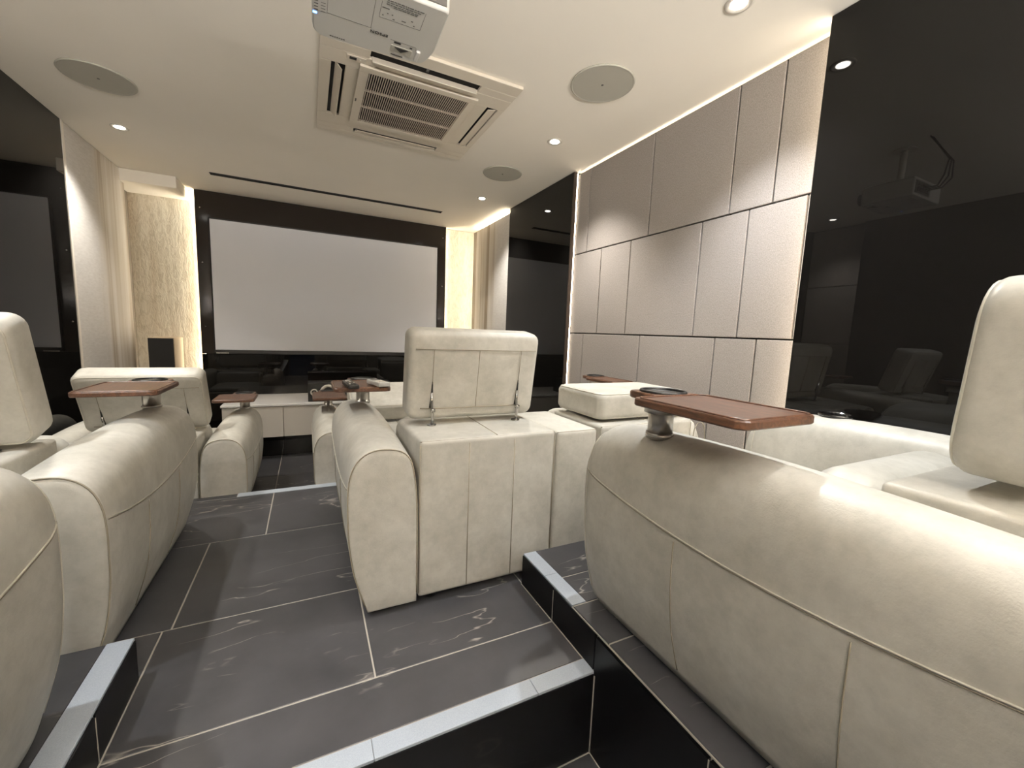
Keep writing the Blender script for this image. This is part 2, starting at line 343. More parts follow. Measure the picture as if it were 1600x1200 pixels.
# left wall: glass, stone
child_box('glass_panel', wall_left, -1.448, XL, 2.80, 3.775, 0.0, CEIL - .002, 'glass', .002, 1, label='black glass panel at the left edge')
for z0, z1 in ((.69, 1.288), (1.288, 1.89), (1.89, 2.49)): child_box('fabric_panel', wall_left, -1.448, -1.43, 2.304, 2.794, z0 + FG, z1 - FG, 'fabric', .004, 2)
child_box('glass_panel', wall_left, -1.448, XL, .9975, 2.300, 0.0, CEIL - .002, 'glass', .002, 1)
child_box('glass_panel', wall_left, -1.448, XL, YB, .997, 0.0, CEIL - .002, 'glass', .002, 1)
child_box('edge_trim', wall_left, -1.448, XL + .004, 3.777, 3.80, 0.0, CEIL - .002, 'whitetrim')
child_box('stone_panel', wall_left, -1.448, XL, 3.802, 4.775, 0.0, CEIL - .004, 'stone_l', .002, 1)
# front wall: stone either side, black glass screen wall
child_box('stone_panel', wall_front, -1.448, -.90, 5.08, 5.099, 0.0, CEIL - .004, 'stone_b')
child_box('stone_panel', wall_front, 1.46, 1.90, 5.08, 5.099, 0.0, CEIL - .004, 'stone_b')
child_box('panel_backing', wall_front, -.915, 1.485, 5.035, 5.099, 0.0, CEIL - .004, 'dark')
child_box('glass_panel', wall_front, -.94, 1.513, 5.00, 5.034, 0.0, .950, 'glass', .002, 1, label='mirror black glass under the screen')
child_box('glass_panel', wall_front, -.94, 1.513, 5.00, 5.034, .952, CEIL - .002, 'glass_front', .002, 1, label='black glass wall behind the projection screen')
k = 0
for x, z in ((-.90, 2.337), (-.90, 1.83), (-.90, 1.22), (1.474, 2.367), (1.474, 1.8), (1.474, 1.3)):
    o = cyl('panel_stud', (0, -.004, 0), .006, .004, 'chrome', None, 1, 10); w = Vector((x, 5.0, z)); o.parent = wall_front; o.location = w - wall_front.location
soffit = box('trim_soffit', -1.447, -1.0, 4.68, 5.078, 2.40, CEIL - .001, 'ceiling', None, .004, 1, kind='structure')
# LED strips
n_led = [0]
def led(label, *b, m='led'):
    box('led_strip', *b, m, None, label=label, category='light strip')
led('vertical warm light strip on the left edge of the fabric wall, beside narrow black glass', 1.861, 1.868, 2.776, 2.7835, .3, 2.49)
led('vertical warm light strip hidden on the near edge of the fabric wall', 1.805, 1.830, 1.031, 1.036, .42, 2.49)
led('thin warm light strip along the top of the fabric wall under the ceiling', 1.884, 1.8908, 1.05, 2.77, 2.4855, 2.4865, m='led_soft')
led('vertical warm light strip behind the left edge of the screen wall', -.921, -.9155, 5.045, 5.070, .3, 2.48, m='led_left')
led('vertical warm light strip behind the right edge of the screen wall', 1.4855, 1.491, 5.045, 5.070, .3, 2.48, m='led_front')
led('vertical warm light strip in the far right corner between the stone panels', 1.835, 1.880, 4.802, 4.808, .3, 2.45)
led('horizontal warm light strip above the right stone panel', 1.850, 1.890, 3.93, 4.79, 2.4553, 2.4565, m='led_front')
for y, lb in ((-.55, 'added square fill light panel, unseen just behind the camera'), (-1.25, 'added square fill light panel, unseen over the entrance door')):
    t = thing('fill_light_panel', lb, 'ceiling light', (.16, y, CEIL))  # unseen fitting added as cool fill for the chair backs
    box('diffuser', -.29, .29, -.29, .29, -.012, -.002, 'fill_panel', t); 
    for a in ((-.31, .31, -.31, -.292), (-.31, .31, .292, .31), (-.31, -.292, -.29, .29), (.292, .31, -.29, .29)): box('frame_edge', a[0], a[1], a[2], a[3], -.015, -.001, 'whitetrim', t)
sh = box('trim_fill_ledge', -1.37, 1.78, YB + .002, YB + .14, 1.64, 1.66, 'ceiling', kind='structure')  # unseen ledge added to carry the fill strip
box('led_strip', -1.3, 1.7, YB + .04, YB + .09, 1.662, 1.666, 'fill', None, label='cove light strip added on an unseen ledge of the back wall', category='light strip')  # unseen strip added to brighten the ceiling
# dark doorway behind; its bluish light is put in as faint emission
door = child_box('door_leaf', wall_back, -.42, .45, YB + .002, YB + .04, 0, 1.50, 'bluedark', .003, 1)

# ------------------------------------------------------------------ recliner
AO = [(0, 0), (0, .15), (.001, .36), (.008, .47), (.024, .551), (.058, .588), (.115, .600), (.165, .592), (.203, .561), (.225, .508), (.232, .44), (.232, .35), (.229, .27), (.217, .17), (.200, .10), (.170, 0)]
def arm_outline(m=3):
    P = AO; out = []; n = len(P)
    for i in range(n - 1):
        p0, p1, p2, p3 = P[max(i - 1, 0)], P[i], P[i + 1], P[min(i + 2, n - 1)]
        for k in range(m):
            t = k / m
            out.append(tuple(.5 * ((2 * p1[j]) + (-p0[j] + p2[j]) * t + (2 * p0[j] - 5 * p1[j] + 4 * p2[j] - p3[j]) * t * t + (-p0[j] + 3 * p1[j] - 3 * p2[j] + p3[j]) * t ** 3) for j in (0, 1)))
    out.append(P[-1]); out += [(.113, 0), (.057, 0)]
    return out
AOUT = arm_outline()
ARM_L = 1.08
def arm_f(v):      # height factor along the arm
    t = v / ARM_L; return 1.0 + .050 * math.sin(math.pi * min(1, t * .92)) - .006 * t
def arm_pt(p, v, w, s=1.0):
    x, z = p; px, pz = .115, .30
    z *= .968; x = px + (x - px) * s; z = pz + (z - pz) * (s if z > pz else 1 - (1 - s) * .30)
    z = max(z, 0); return (x * w / .232, v, z * arm_f(v) if z > .3 else z)
def arm_stations(r0, r1):
    st = []
    for k in range(5): a = math.pi / 2 * k / 4; st.append((r0 * (1 - math.cos(a)), 1 - r0 / .115 * (1 - math.sin(a))))
    for k in range(1, 12): st.append((r0 + (ARM_L - r0 - r1) * k / 12, 1.0))
    for k in range(13):
        a = math.pi / 2 * k / 12; st.append((ARM_L - r1 + r1 * math.sin(a), 1 - .52 * (1 - math.cos(a))))
    return st
def make_arm(parent, xi, sgn, w, outer_seams=True, r0=.012, zfront=0):
    """xi: inner face x; sgn: +1 arm extends to +x"""
    bm = bmesh.new(); st = arm_stations(r0, .125)
    rings = [[arm_pt(p, v, w, s) for p in AOUT] for v, s in st]
    v0, s0 = st[0]; vN, sN = st[-1]
    pre = [[(lambda q: ((q[0] - .115 * w / .232) * c + .115 * w / .232, q[1] - .004 * (1 - c), (q[2] - .3) * c + .3))(arm_pt(p, v0, w, s0)) for p in AOUT] for c in (.05, .35, .7)]
    post = [[(lambda q: ((q[0] - .115 * w / .232) * c + .115 * w / .232, q[1] + .012 * (1 - c * c), (q[2] - .3) * c + .3))(arm_pt(p, vN, w, sN)) for p in AOUT] for c in (.7, .35, .05)]
    loft(bm, pre + rings + post)
    for v in bm.verts: v.co = Vector((xi + sgn * v.co.x, v.co.y, v.co.z + .02))
    arm = link('armrest', to_mesh(bm), 'leather', parent, True)
    T = lambda q: (xi + sgn * q[0], q[1], q[2] + .02)
    # seam outlining the rear face
    bm = bmesh.new(); bm_tube(bm, [T((lambda q: (q[0], q[1] - .0005, q[2]))(arm_pt(p, .004, w, .985))) for p in AOUT[1:-3]], .0024, 5)
    link('rear_seam', to_mesh(bm), 'seam', arm, True)
    bm = bmesh.new(); bm_tube(bm, [T((lambda q: (q[0], q[1], q[2] + .0004))(arm_pt(p, ARM_L - .050, w, 1 - .52 * (1 - math.cos(math.asin(.6))) + .006))) for p in AOUT[1:-3]], .0016, 5)
    link('front_seam', to_mesh(bm), 'piping', arm, True)
    if outer_seams:
        def side(v, h):
            # find the outer outline point nearest height h
            s = 1.0
            for (va, sa), (vb, sb) in zip(st, st[1:]):
                if va <= v <= vb: s = sa + (sb - sa) * (v - va) / max(vb - va, 1e-6)
            best = min(AOUT[24:-2], key=lambda p: abs(arm_pt(p, v, w, s)[2] - h))
            i = AOUT.index(best); c = []
            for j in (i - 1, i):
                a, b = arm_pt(AOUT[j], v, w, s), arm_pt(AOUT[j + 1], v, w, s)
                if min(a[2], b[2]) <= h <= max(a[2], b[2]) and abs(a[2] - b[2]) > 1e-6:
                    t = (h - a[2]) / (b[2] - a[2]); c = [a[0] + (b[0] - a[0]) * t]
            x = c[0] if c else arm_pt(best, v, w, s)[0]
            return (x + .0012, v, h)
        def welt_h(v): t = v / ARM_L; return .455 - .26 * t * (1 - t) + .0 * t
        pts = [T(side(v, welt_h(v))) for v in [.004 + (ARM_L - .054) * k / 60 for k in range(61)]]
        tube('side_welt', pts, .0018, 'piping', arm, 6)
        bm = bmesh.new()
        bm_tube(bm, [(p[0], p[1] + .0, p[2] - .0045) for p in pts], .0009, 4)
        for v in (.31, .67): bm_tube(bm, [T(side(v, welt_h(v) * k / 20 + .004)) for k in range(1, 20)], .0015, 5)
        link('side_stitching', to_mesh(bm), 'seam', arm, True)
    return arm
def make_headrest(parent, cx, y, z, lean=0.0, hw=.565, hh=.365, th=.125, rods=True, R=.036, pip=True):
    """pivot at rear-bottom edge; lean > 0 tips the top back towards -y; angle in degrees"""
    m = Matrix.Translation((cx, y, z)) @ Matrix.Rotation(math.radians(lean), 4, 'X')
    c = Matrix.Translation((0, 0, hh / 2)); h = pillow('headrest', hw, hh, R, th, .028, .009, 'leather', parent, m @ c)
    o = rrect(hw, hh, R)
    bm = bmesh.new()
    for yy in ((.008, th - .008) if pip else (th - .008,)):
        ins = .0085; bm_tube(bm, [m @ c @ Vector((x * (hw / 2 - ins) / (hw / 2), yy, zz * (hh / 2 - ins) / (hh / 2))) for x, zz in o], .0028, 5, True)
    link('headrest_piping', to_mesh(bm), 'piping', h, True)
    P = lambda x, zz, yy=-.0085: m @ Vector((x, yy, zz))
    if not rods: return h
    bm = bmesh.new(); bm_tube(bm, [P(x, .295, -.0085 if abs(x) < .2 else -.006) for x in [-.262 + .524 * k / 12 for k in range(13)]], .0016, 5)
    for x in (-.19, 0, .19): bm_tube(bm, [P(x, .295 - k * (.245 if x == 0 else .14) / 6, -.0088) for k in range(7)], .0014, 5)
    link('rear_stitching', to_mesh(bm), 'seam', h, True)
    for x in (-.19, .19):
        bm = bmesh.new(); pts = [(x - .008, .055), (x + .008, .055), (x + .004, .12), (x + .0015, .165), (x - .0015, .165), (x - .004, .12)]
        f = [bm.verts.new(P(a, b, -.0095)) for a, b in pts]; g = [bm.verts.new(P(a, b, -.002)) for a, b in pts]
        bm.faces.new(f)
        for i in range(6): bm.faces.new((f[i], g[i], g[(i + 1) % 6], f[(i + 1) % 6]))
        link('hinge_slit', to_mesh(bm), 'dark_fabric', h)
    tube('cross_seam', [P(x, .052 + (.003 if abs(x) > .2 else 0), -.0088) for x in [-.235 + .43 * k / 8 for k in range(9)]], .0022, 'seam', h)
    if rods:
        for x in (-.19, .19):
            r = tube('hinge_rod', [P(x + .004, -.035, -.018), P(x + .004, .03, -.020), P(x + .002, .050, -.016), P(x, .075, -.012), P(x - .001, .12, -.0085)], .0055, 'chrome', h, 8)
            q = P(x + .004, -.040, -.018)
            cyl('rod_collar', (q.x, q.y, .6158), .019, .004, 'chrome', r, n=16)
            cyl('hinge_joint', tuple(P(x + .004 - .009, .048, -.018)), .008, .018, 'chrome', r, axis=0, n=12)
    return h
def poly_plate(bm, pts, z0, z1, ch=.004):
    cx = sum(p[0] for p in pts) / len(pts); cy = sum(p[1] for p in pts) / len(pts)
    def ins(d): return [(x + (cx - x) * d / max(math.hypot(cx - x, cy - y), 1e-6), y + (cy - y) * d / max(math.hypot(cx - x, cy - y), 1e-6)) for x, y in pts]
    rings = []
    for d, z in ((ch, z0), (0, z0 + ch), (0, z1 - ch), (ch, z1)): rings.append([(x, y, z) for x, y in ins(d)])
    loft(bm, rings)
def rcorners(P, R, n=5):
    out = []; N = len(P)
    for i in range(N):
        a, b, c = Vector(P[i - 1]), Vector(P[i]), Vector(P[(i + 1) % N]); r = R[i]
        u, v = (a - b).normalized(), (c - b).normalized()
        if r == 0: out.append(tuple(b)); continue
        p0, p1 = b + u * r, b + v * r
        for k in range(n + 1):
            t = k / n; out.append(tuple((1 - t) ** 2 * p0 + 2 * t * (1 - t) * b + t * t * p1))
    return out
def make_tray(parent, px, py, dx=0.0, zt=.735, zarm=.60, ln=.34, wd=.24):
    """tray on a steel post; its board runs back (-y) from the cup ring"""
    b = bmesh.new(); l, r = px + dx - wd / 2, px + dx + wd / 2
    P = rcorners([(l, py - ln), (r, py - ln), (r, py - .055), (px + .072, py - .045), (px + .072, py + .062), (px - .072, py + .062), (px - .072, py - .045), (l, py - .055)],
                 [.03, .03, .02, .015, .03, .03, .015, .02])
    poly_plate(b, P, zt - .018, zt, .003)
    bd = link('tray_table', to_mesh(b), 'wood', parent)
    Rm_ = rcorners([(l + .008, py - ln + .008), (r - .008, py - ln + .008), (r - .008, py - .064), (l + .008, py - .064)], [.024] * 4)
    bm = bmesh.new(); bm_tube(bm, [(x, y, zt + .0005) for x, y in Rm_], .003, 6, True); link('tray_rim', to_mesh(bm), 'wood', bd, True)
    bm = bmesh.new(); bm_tube(bm, [(px + .056 * math.cos(a), py + .056 * math.sin(a), zt + .002) for a in [2 * math.pi * k / 32 for k in range(32)]], .0045, 6, True)
    cu = link('cup_holder', to_mesh(bm), 'black_plastic', bd, True)
    bm = bmesh.new(); bm_cyl(bm, (px, py, zt - .004), .054, .006, 2, 32); 
    link('cup_insert', to_mesh(bm), 'cup', bd)
    bm = bmesh.new(); bm_cyl(bm, (px, py, zarm), .0325, zt - .018 - zarm, 2, 32); bm_cyl(bm, (px, py, zt - .055), .044, .036, 2, 32); bm_cyl(bm, (px, py, zarm + .004), .036, .012, 2, 32)
    o = link('tray_post', to_mesh(bm), 'steel', bd)
    for p in o.data.polygons: p.use_smooth = len(p.vertices) == 4
    return bd
def recliner(label, cx, y, z, left, right, hr, tray=None, hw=.2775, cup=None, sgroup=None):
    """left/right: None or (gap_from_seat, width, kind); hr = (dx, dy, dz, lean, rods)"""
    t = thing('recliner', label, 'recliner', (cx, y, z), group='cream leather cinema recliners')
    H = .615
    bk = box('backrest', -hw, hw, .004, .395, .03, H, 'leather', t, .018, 4, True)
    k = [-hw + 2 * hw * i / 3 for i in (1, 2)]
    bm = bmesh.new()
    for x in k: bm_tube(bm, [(x, .0036, .04), (x, .0036, H - .02)], .0018, 5)
    bm_tube(bm, [(-hw + .004, .010, H - .005), (hw - .004, .010, H - .005)], .0024, 5)
    for s in (-1, 1): bm_tube(bm, [(s * (hw - .003), .006, .05), (s * (hw - .003), .006, H - .015)], .002, 5)
    bm_tube(bm, [(.02, .01, H + .0004), (.03, .38, H + .0004)], .0018, 5)
    sm = link('panel_seams', to_mesh(bm), 'seam', bk, True); sm.location = -Vector(bk.location)
    pillow('back_cushion', 2 * hw - .02, .33, .06, .15, .06, .012, 'leather', t, Matrix.Translation((0, .415, .425)) @ Matrix.Rotation(math.radians(9), 4, 'X'))
    pillow('seat_cushion', 2 * hw - .012, .56, .05, .17, .05, .02, 'leather', t, Matrix.Translation((0, .77, .285)) @ Matrix.Rotation(math.radians(90), 4, 'X'))
    box('seat_base', -hw + .01, hw - .01, .41, 1.0, .03, .27, 'leather', t, .015, 3, True)
    pillow('footrest', 2 * hw - .02, .36, .04, .07, .03, .008, 'leather', t, Matrix.Translation((0, 1.0, .225)))
    for sx in (-1, 1):
        for sy in (.06, .92): cyl('foot', (sx * (hw - .06), sy, 0), .022, .032, 'black_plastic', t, n=12)
    for side, spec in ((-1, left), (1, right)):
        if not spec: continue
        gap, w, kind = spec; xi = side * (hw + gap)
        if kind == 'arm': make_arm(t, xi, side, w)
        elif kind == 'wall':
            make_arm(t, xi, side, w, False, .09)
        elif kind == 'box':
            a, b = sorted((xi, xi + side * w))
            ab = box('armrest', a, b, .002, .42, .03, H - .005, 'leather', t, .02, 4, True)
            bm = bmesh.new(); bm_tube(bm, [(a + .006, .008, H - .010), (b - .006, .008, H - .010)], .0022, 5); s_ = link('panel_seams', to_mesh(bm), 'seam', ab, True); s_.location = -Vector(ab.location)
            pillow('front_armrest', b - a - .006, .52, .07, .62, .05, .01, 'leather', t, Matrix.Translation(((a + b) / 2, .422, .295)))
    make_headrest(t, hr[0], hr[1], H + hr[2], hr[3], rods=hr[4], R=.075 if 'nearest right' in label else .036, pip='centre cream' not in label)
    if tray: make_tray(t, *tray)
    if cup:
        bm = bmesh.new(); bm_tube(bm, [(cup[0] + .05 * math.cos(a), cup[1] + .05 * math.sin(a), cup[2]) for a in [2 * math.pi * k / 28 for k in range(28)]], .005, 6, True); bm_cyl(bm, (cup[0], cup[1], cup[2] - .02), .05, .02, 2, 28)
        link('cup_holder', to_mesh(bm), 'cup', t)
    return t
# middle row
recliner('centre cream leather recliner seen from behind, headrest raised on two chrome rods', .6175, 1.385, Z1, (.004, .232, 'arm'), (.004, .205, 'box'), (.012, .245, .020, 9, True), (.249 - .6175, 2.24 - 1.385, -.035, .735, .61))
recliner('cream recliner right of the centre one, its headrest folded down flat', 1.407, 1.392, Z1, None, (.01, .095, 'wall'), (.03, .055, .010, 0, False), (1.735 - 1.407, 2.24 - 1.39, -.04, .735, .56, .34, .17))
recliner('cream recliner at the left edge with long arm and wooden tray, headrest cut by frame', -.998, 1.388, Z1, (.004, .088, 'wall'), (.004, .232, 'arm'), (.012, .245, .009, 15, True), (-.622 + .998, 2.30 - 1.388, -.01, .735, .61, .36, .25))
# back row
recliner('nearest right recliner with big cream arm in front and walnut tray on a steel post', 1.284, -.012, Z2, (.004, .232, 'arm'), (.004, .205, 'wall'), (.045, .205, .027, 2, True), (.845 - 1.284, .80 + .012, -.04, .735, .61, .34, .235), cup=(1.70 - 1.284, .81, .628))
recliner('nearest left recliner, only its rounded arm end showing in the bottom left corner', -.962, .075, Z2, (.004, .12, 'wall'), (.004, .232, 'arm'), (0, .245, .027, 9, True), None)
# front row
recliner('front row left recliner, raised headrest and arm tray in front of white cabinet', -.852, 2.80, 0, (.004, .20, 'wall'), (.004, .232, 'arm'), (.02, .235, .006, 24, True), (-.445 + .852, 3.71 - 2.80, -.03, .735, .61, .34, .25))
recliner('front row recliner in the middle, mostly hidden behind the centre recliner', .53, 2.80, 0, (.004, .232, 'arm'), (.004, .205, 'box'), (0, .10, .010, 0, False), (.14 - .53, 3.72 - 2.80, .0, .735, .61, .40, .24))
# fold the two lowered headrests: turn them so that the top points forward
for t in bpy.data.objects:
    if t.type == 'EMPTY' and t.name.startswith('recliner') and ('folded' in t['label'] or 'hidden' in t['label']):
        for c in t.children:
            if c.name.startswith('headrest'):
                py, pz = (.055, .625) if 'folded' in t['label'] else (.10, .625)
                R = Matrix.Translation((0, py, pz)) @ Matrix.Rotation(math.radians(-90 if 'folded' in t['label'] else -72), 4, 'X') @ Matrix.Translation((0, -py, -pz)) if 'folded' in t['label'] else Matrix.Translation((0, py, pz)) @ Matrix.Rotation(math.radians(-70), 4, 'X') @ Matrix.Translation((0, -py, -pz))
                for o in [c] + list(c.children):
                    if 'folded' in t['label']: o.data.transform(Matrix.Translation((0, 0, .125)) @ R)
                    else: o.data.transform(Matrix.Translation((0, 0, .118)) @ R)

# ------------------------------------------------------------------ screen
scr = thing('projection_screen', 'wide pale grey projection screen on the black glass wall', 'screen', (.287, 5.0, .99))
SX0, SX1, SZ0, SZ1 = -.824, 1.400, .993, 2.240
child_box('screen_surface', scr, SX0, SX1, 4.970, 4.982, SZ0, SZ1, 'screen')
for a in ((SX0 - .012, SX0 - .001, SZ0 - .03, SZ1 + .010), (SX1 + .001, SX1 + .012, SZ0 - .03, SZ1 + .010)): child_box('side_frame', scr, a[0], a[1], 4.966, 4.996, a[2], a[3], 'dark')
child_box('top_frame', scr, SX0 - .001, SX1 + .001, 4.966, 4.996, SZ1 + .001, SZ1 + .012, 'black_plastic', .001, 1)
lb = child_box('bottom_bar', scr, SX0 - .001, SX1 + .001, 4.955, 4.996, SZ0 - .038, SZ0 - .001, 'black_plastic', .002, 1)
bm = bmesh.new()
for i in range(9): bm_box(bm, i * .0115, i * .0115 + .008, -.001, .0, 0, .009)
lg = link('brand_mark', to_mesh(bm), 'whitetrim', scr); lg.location = Vector((-.815, 4.9545, .958)) - scr.location; lg['kind'] = 'stuff'; lg['label'] = 'tiny pale maker mark'

# ------------------------------------------------------------------ media cabinet, speakers
cb = thing('media_cabinet', 'low white floating cabinet with marble top under the screen', 'cabinet', (.287, 4.67, .21))
CX0, CX1 = -.70, 1.275
child_box('cabinet_body', cb, CX0 + .004, CX1 - .004, 4.362, 4.99, .222, .512, 'cab', .002, 1)
child_box('countertop', cb, CX0 - .006, CX1 + .006, 4.335, 4.995, .513, .533, 'marble', .003, 2, label='white marble worktop')
xs = [CX0, -.222, .26, .765, CX1]
for a, b in zip(xs, xs[1:]): child_box('door', cb, a + .003, b - .003, 4.343, 4.361, .222, .508, 'cab', .0015, 1)
child_box('plinth', cb, CX0 + .12, CX1 - .12, 4.49, 4.99, .002, .221, 'glass', .002, 1, label='black glossy recessed base')
cs = thing('center_speaker', 'dark centre speaker box on the cabinet, half hidden behind the wooden trays', 'speaker', (.37, 4.5, .534))
child_box('enclosure', cs, -.012, .765, 4.40, 4.62, .535, .715, 'black_plastic', .004, 2)
for x, z, r in ((.042, .655, .032), (.168, .655, .072), (.585, .655, .072), (.71, .655, .032)):
    z = .535 + .09
    bm = bmesh.new(); bm_tube(bm, [(r * .85 * math.cos(a), 0, r * .85 * math.sin(a)) for a in [2 * math.pi * k / 28 for k in range(28)]], r * .2, 6, True)
    dr = link('driver', to_mesh(bm), 'ring', cs, True); dr.location = Vector((x, 4.397, z)) - cs.location
    o = cyl('driver_cone', (0, .0, 0), r * .66, .002, 'cone', dr, 1, 24, r * .7)
    o = cyl('dust_cap', (0, -.004, 0), r * .25, .004, 'ring', dr, 1, 16)
ts = thing('tower_speaker', 'tall floor speaker with black front standing before the left stone wall', 'speaker', (-1.177, 4.84, 0))
child_box('cabinet_shell', ts, -1.270, -1.083, 4.695, 4.99, .012, 1.108, 'beige', .004, 2)
child_box('front_grille', ts, -1.266, -1.087, 4.682, 4.694, .02, 1.103, 'dark_fabric', .003, 1, label='black cloth grille')
child_box('base_foot', ts, -1.29, -1.063, 4.68, 5.0, .0, .011, 'black_plastic')
# ------------------------------------------------------------------ remotes on the centre tray
ZT = Z1 + .735 + .002
rm = thing('remote_control', 'black remote control lying on the tray of the centre recliner', 'remote', (.163, 1.935, ZT))
box('remote_body', -.022, .022, -.09, .09, .002, .020, 'black_plastic', rm, .005, 3, True)
for i in range(3):
    for j in range(5): cyl('button', (-.012 + .012 * i, -.06 + .022 * j, .0195), .0038, .003, 'ring' if (i + j) % 4 == 0 else 'label', rm, n=10)
rc = cyl('navigation_ring', (0, .06, .0195), .014, .003, 'chrome', rm, n=20)
rm.rotation_euler = (0, 0, .08)
wr = thing('white_remote', 'small white remote control lying on the tray, right of the black one', 'remote', (.285, 1.965, ZT))
box('remote_body', -.026, .026, -.075, .075, .002, .022, 'white_plastic', wr, .005, 3, True)
box('display', -.018, .018, .02, .055, .0215, .0230, 'label', wr)
for i in range(2):
    for j in range(3): box('button', -.015 + .018 * i, -.003 + .018 * i, -.055 + .022 * j, -.043 + .022 * j, .0215, .0235, 'whitetrim', wr)
wr.rotation_euler = (0, 0, .25)

# ------------------------------------------------------------------ ceiling things
def ceiling_speaker(label, x, y, r):
    t = thing('ceiling_speaker', label, 'speaker', (x, y, CEIL), group='round ceiling speakers')
    bm = bmesh.new(); bm_tube(bm, [(r * math.cos(a), r * math.sin(a), -.004) for a in [2 * math.pi * k / 48 for k in range(48)]], .005, 6, True); link('rim', to_mesh(bm), 'mesh', t, True)
    cyl('grille', (0, 0, -.0075), r - .004, .006, 'mesh', t, n=48); cyl('center_badge', (0, 0, -.009), .006, .0015, 'label', t, n=12)
ceiling_speaker('large round grille on the right of the ceiling, nearest the fabric wall', 1.318, 1.795, .150)
ceiling_speaker('smaller looking round grille towards the screen, right of the ceiling', 1.380, 3.10, .145)
ceiling_speaker('round grille on the left of the ceiling, near the left black glass', -.950, 3.045, .150)
for x, y, lb, k in DOWNLIGHTS:
    t = thing('downlight', lb, 'ceiling light', (x, y, CEIL), group='recessed downlights')
    bm = bmesh.new()
    n = 32; prof = [(.0485, 0), (.0485, -.0025), (.045, -.005), (.038, -.0045), (.030, -.0008), (.026, -.0005)]
    rings = [[(r * math.cos(2 * math.pi * i / n), r * math.sin(2 * math.pi * i / n), z) for i in range(n)] for r, z in prof]; loft(bm, rings, False, False)
    link('trim_ring', to_mesh(bm), 'ring', t, True)
    cyl('lens', (0, 0, -.0026), .0265, .002, 'glow', t, n=24)
sv = thing('slot_diffuser', 'long narrow black slot in the ceiling in front of the screen', 'vent', (.29, 4.42, CEIL))
child_box('slot_void', sv, -.714, 1.283, 4.392, 4.452, CEIL - .003, CEIL - .0005, 'dark')
for a, b in ((-.714, .17), (.171, 1.283)): child_box('slot_edge', sv, a, b, 4.384, 4.3915, CEIL - .004, CEIL - .0005, 'black_plastic')

# cassette air conditioner
ac = thing('ceiling_air_conditioner', 'square cream cassette air conditioner in the ceiling behind the projector', 'air conditioner', (.532, 2.49, CEIL))
A0, A1, C0, C1 = .068, .996, 2.012, 3.005
ZL = CEIL - .016
def frame_piece(name, x0, x1, y0, y1, z0=None, z1=None, mat='cream_plastic', bev=.002): return child_box(name, ac, x0, x1, y0, y1, ZL if z0 is None else z0, CEIL - .0005 if z1 is None else z1, mat, bev, 1)
VN = (.276, .800, 2.09, 2.150); VF = (.276, .800, 2.895, 2.955); VL = (.120, .182, 2.255, 2.775); VR = (.900, .962, 2.255, 2.775)
frame_piece('frame_side', A0, A1, C0, VN[2]); frame_piece('frame_side', A0, A1, VF[3], C1)
frame_piece('frame_side', A0, VN[0], VN[2], VN[3]); frame_piece('frame_side', VN[1], A1, VN[2], VN[3])
frame_piece('frame_side', A0, VN[0], VF[2], VF[3]); frame_piece('frame_side', VN[1], A1, VF[2], VF[3])
frame_piece('frame_side', A0, A1, VN[3], VL[2]); frame_piece('frame_side', A0, A1, VL[3], VF[2])
frame_piece('frame_side', A0, VL[0], VL[2], VL[3]); frame_piece('frame_side', VR[1], A1, VL[2], VL[3])
frame_piece('frame_side', VL[1], VR[0], VL[2], VL[3])
for v in (VN, VF, VL, VR): child_box('vent_void', ac, v[0], v[1], v[2], v[3], CEIL - .004, CEIL - .001, 'dark')
def flap(v, ang, alongx):
    cx, cy = (v[0] + v[1]) / 2, (v[2] + v[3]) / 2; bm = bmesh.new()
    if alongx: bm_box(bm, -(v[1] - v[0]) / 2 + .01, (v[1] - v[0]) / 2 - .01, -.024, .024, -.002, .002, .001, 1)
    else: bm_box(bm, -.024, .024, -(v[3] - v[2]) / 2 + .01, (v[3] - v[2]) / 2 - .01, -.002, .002, .001, 1)
    o = link('air_flap', to_mesh(bm), 'cream_plastic', ac); o.location = Vector((cx, cy, CEIL - .017)) - ac.location
    o.rotation_euler = (math.radians(ang), 0, 0) if alongx else (0, math.radians(ang), 0)
flap((VN[0], VN[1], 2.132, 2.150), 60, True); flap(VF, 8, True); flap(VL, 50, False); flap(VR, -12, False)
# central intake panel
ZP = CEIL - .030
gx0, gx1, gy0, gy1 = .284, .786, 2.240, 2.752; px0, px1, py0, py1 = .240, .826, 2.198, 2.792
for b in ((px0, px1, py0, gy0), (px0, px1, gy1, py1), (px0, gx0, gy0, gy1), (gx1, px1, gy0, gy1)): child_box('intake_frame', ac, *b, ZP, ZL - .0015, 'cream_plastic', .0015, 1)
child_box('intake_void', ac, gx0, gx1, gy0, gy1, ZL - .003, ZL - .0015, 'void2')
bm = bmesh.new(); ns = 46
for i in range(ns):
    x = gx0 + (gx1 - gx0) * (i + .5) / ns; bm_box(bm, x - .0021, x + .0021, gy0, gy1, ZP + .001, ZP + .004)
o = link('intake_slats', to_mesh(bm), 'louver', ac); o.location = -ac.location; o['kind'] = 'stuff'
for y in (2.405, 2.577): child_box('cross_bar', ac, gx0, gx1, y - .003, y + .003, ZP, ZL - .004, 'louver')
child_box('control_badge', ac, .180, .262, 2.158, 2.196, ZL - .004, ZL - .0003, 'cream_plastic', .001, 1)
child_box('badge_window', ac, .192, .222, 2.166, 2.184, ZL - .0055, ZL - .0042, 'ink')
cyl('badge_lamp', (.238 - .532, 2.176 - 2.49, ZL - .006 - CEIL), .003, .002, 'whitetrim', ac, n=10)
child_box('frame_label', ac, .247, .254, 2.50, 2.53, ZP - .0012, ZP - .0002, 'label')
for x, y in ((.29, 2.90), (.79, 2.90), (.53, 2.10)): child_box('flap_clip', ac, x - .006, x + .006, y - .012, y + .004, ZL - .006, ZL - .0005, 'label')

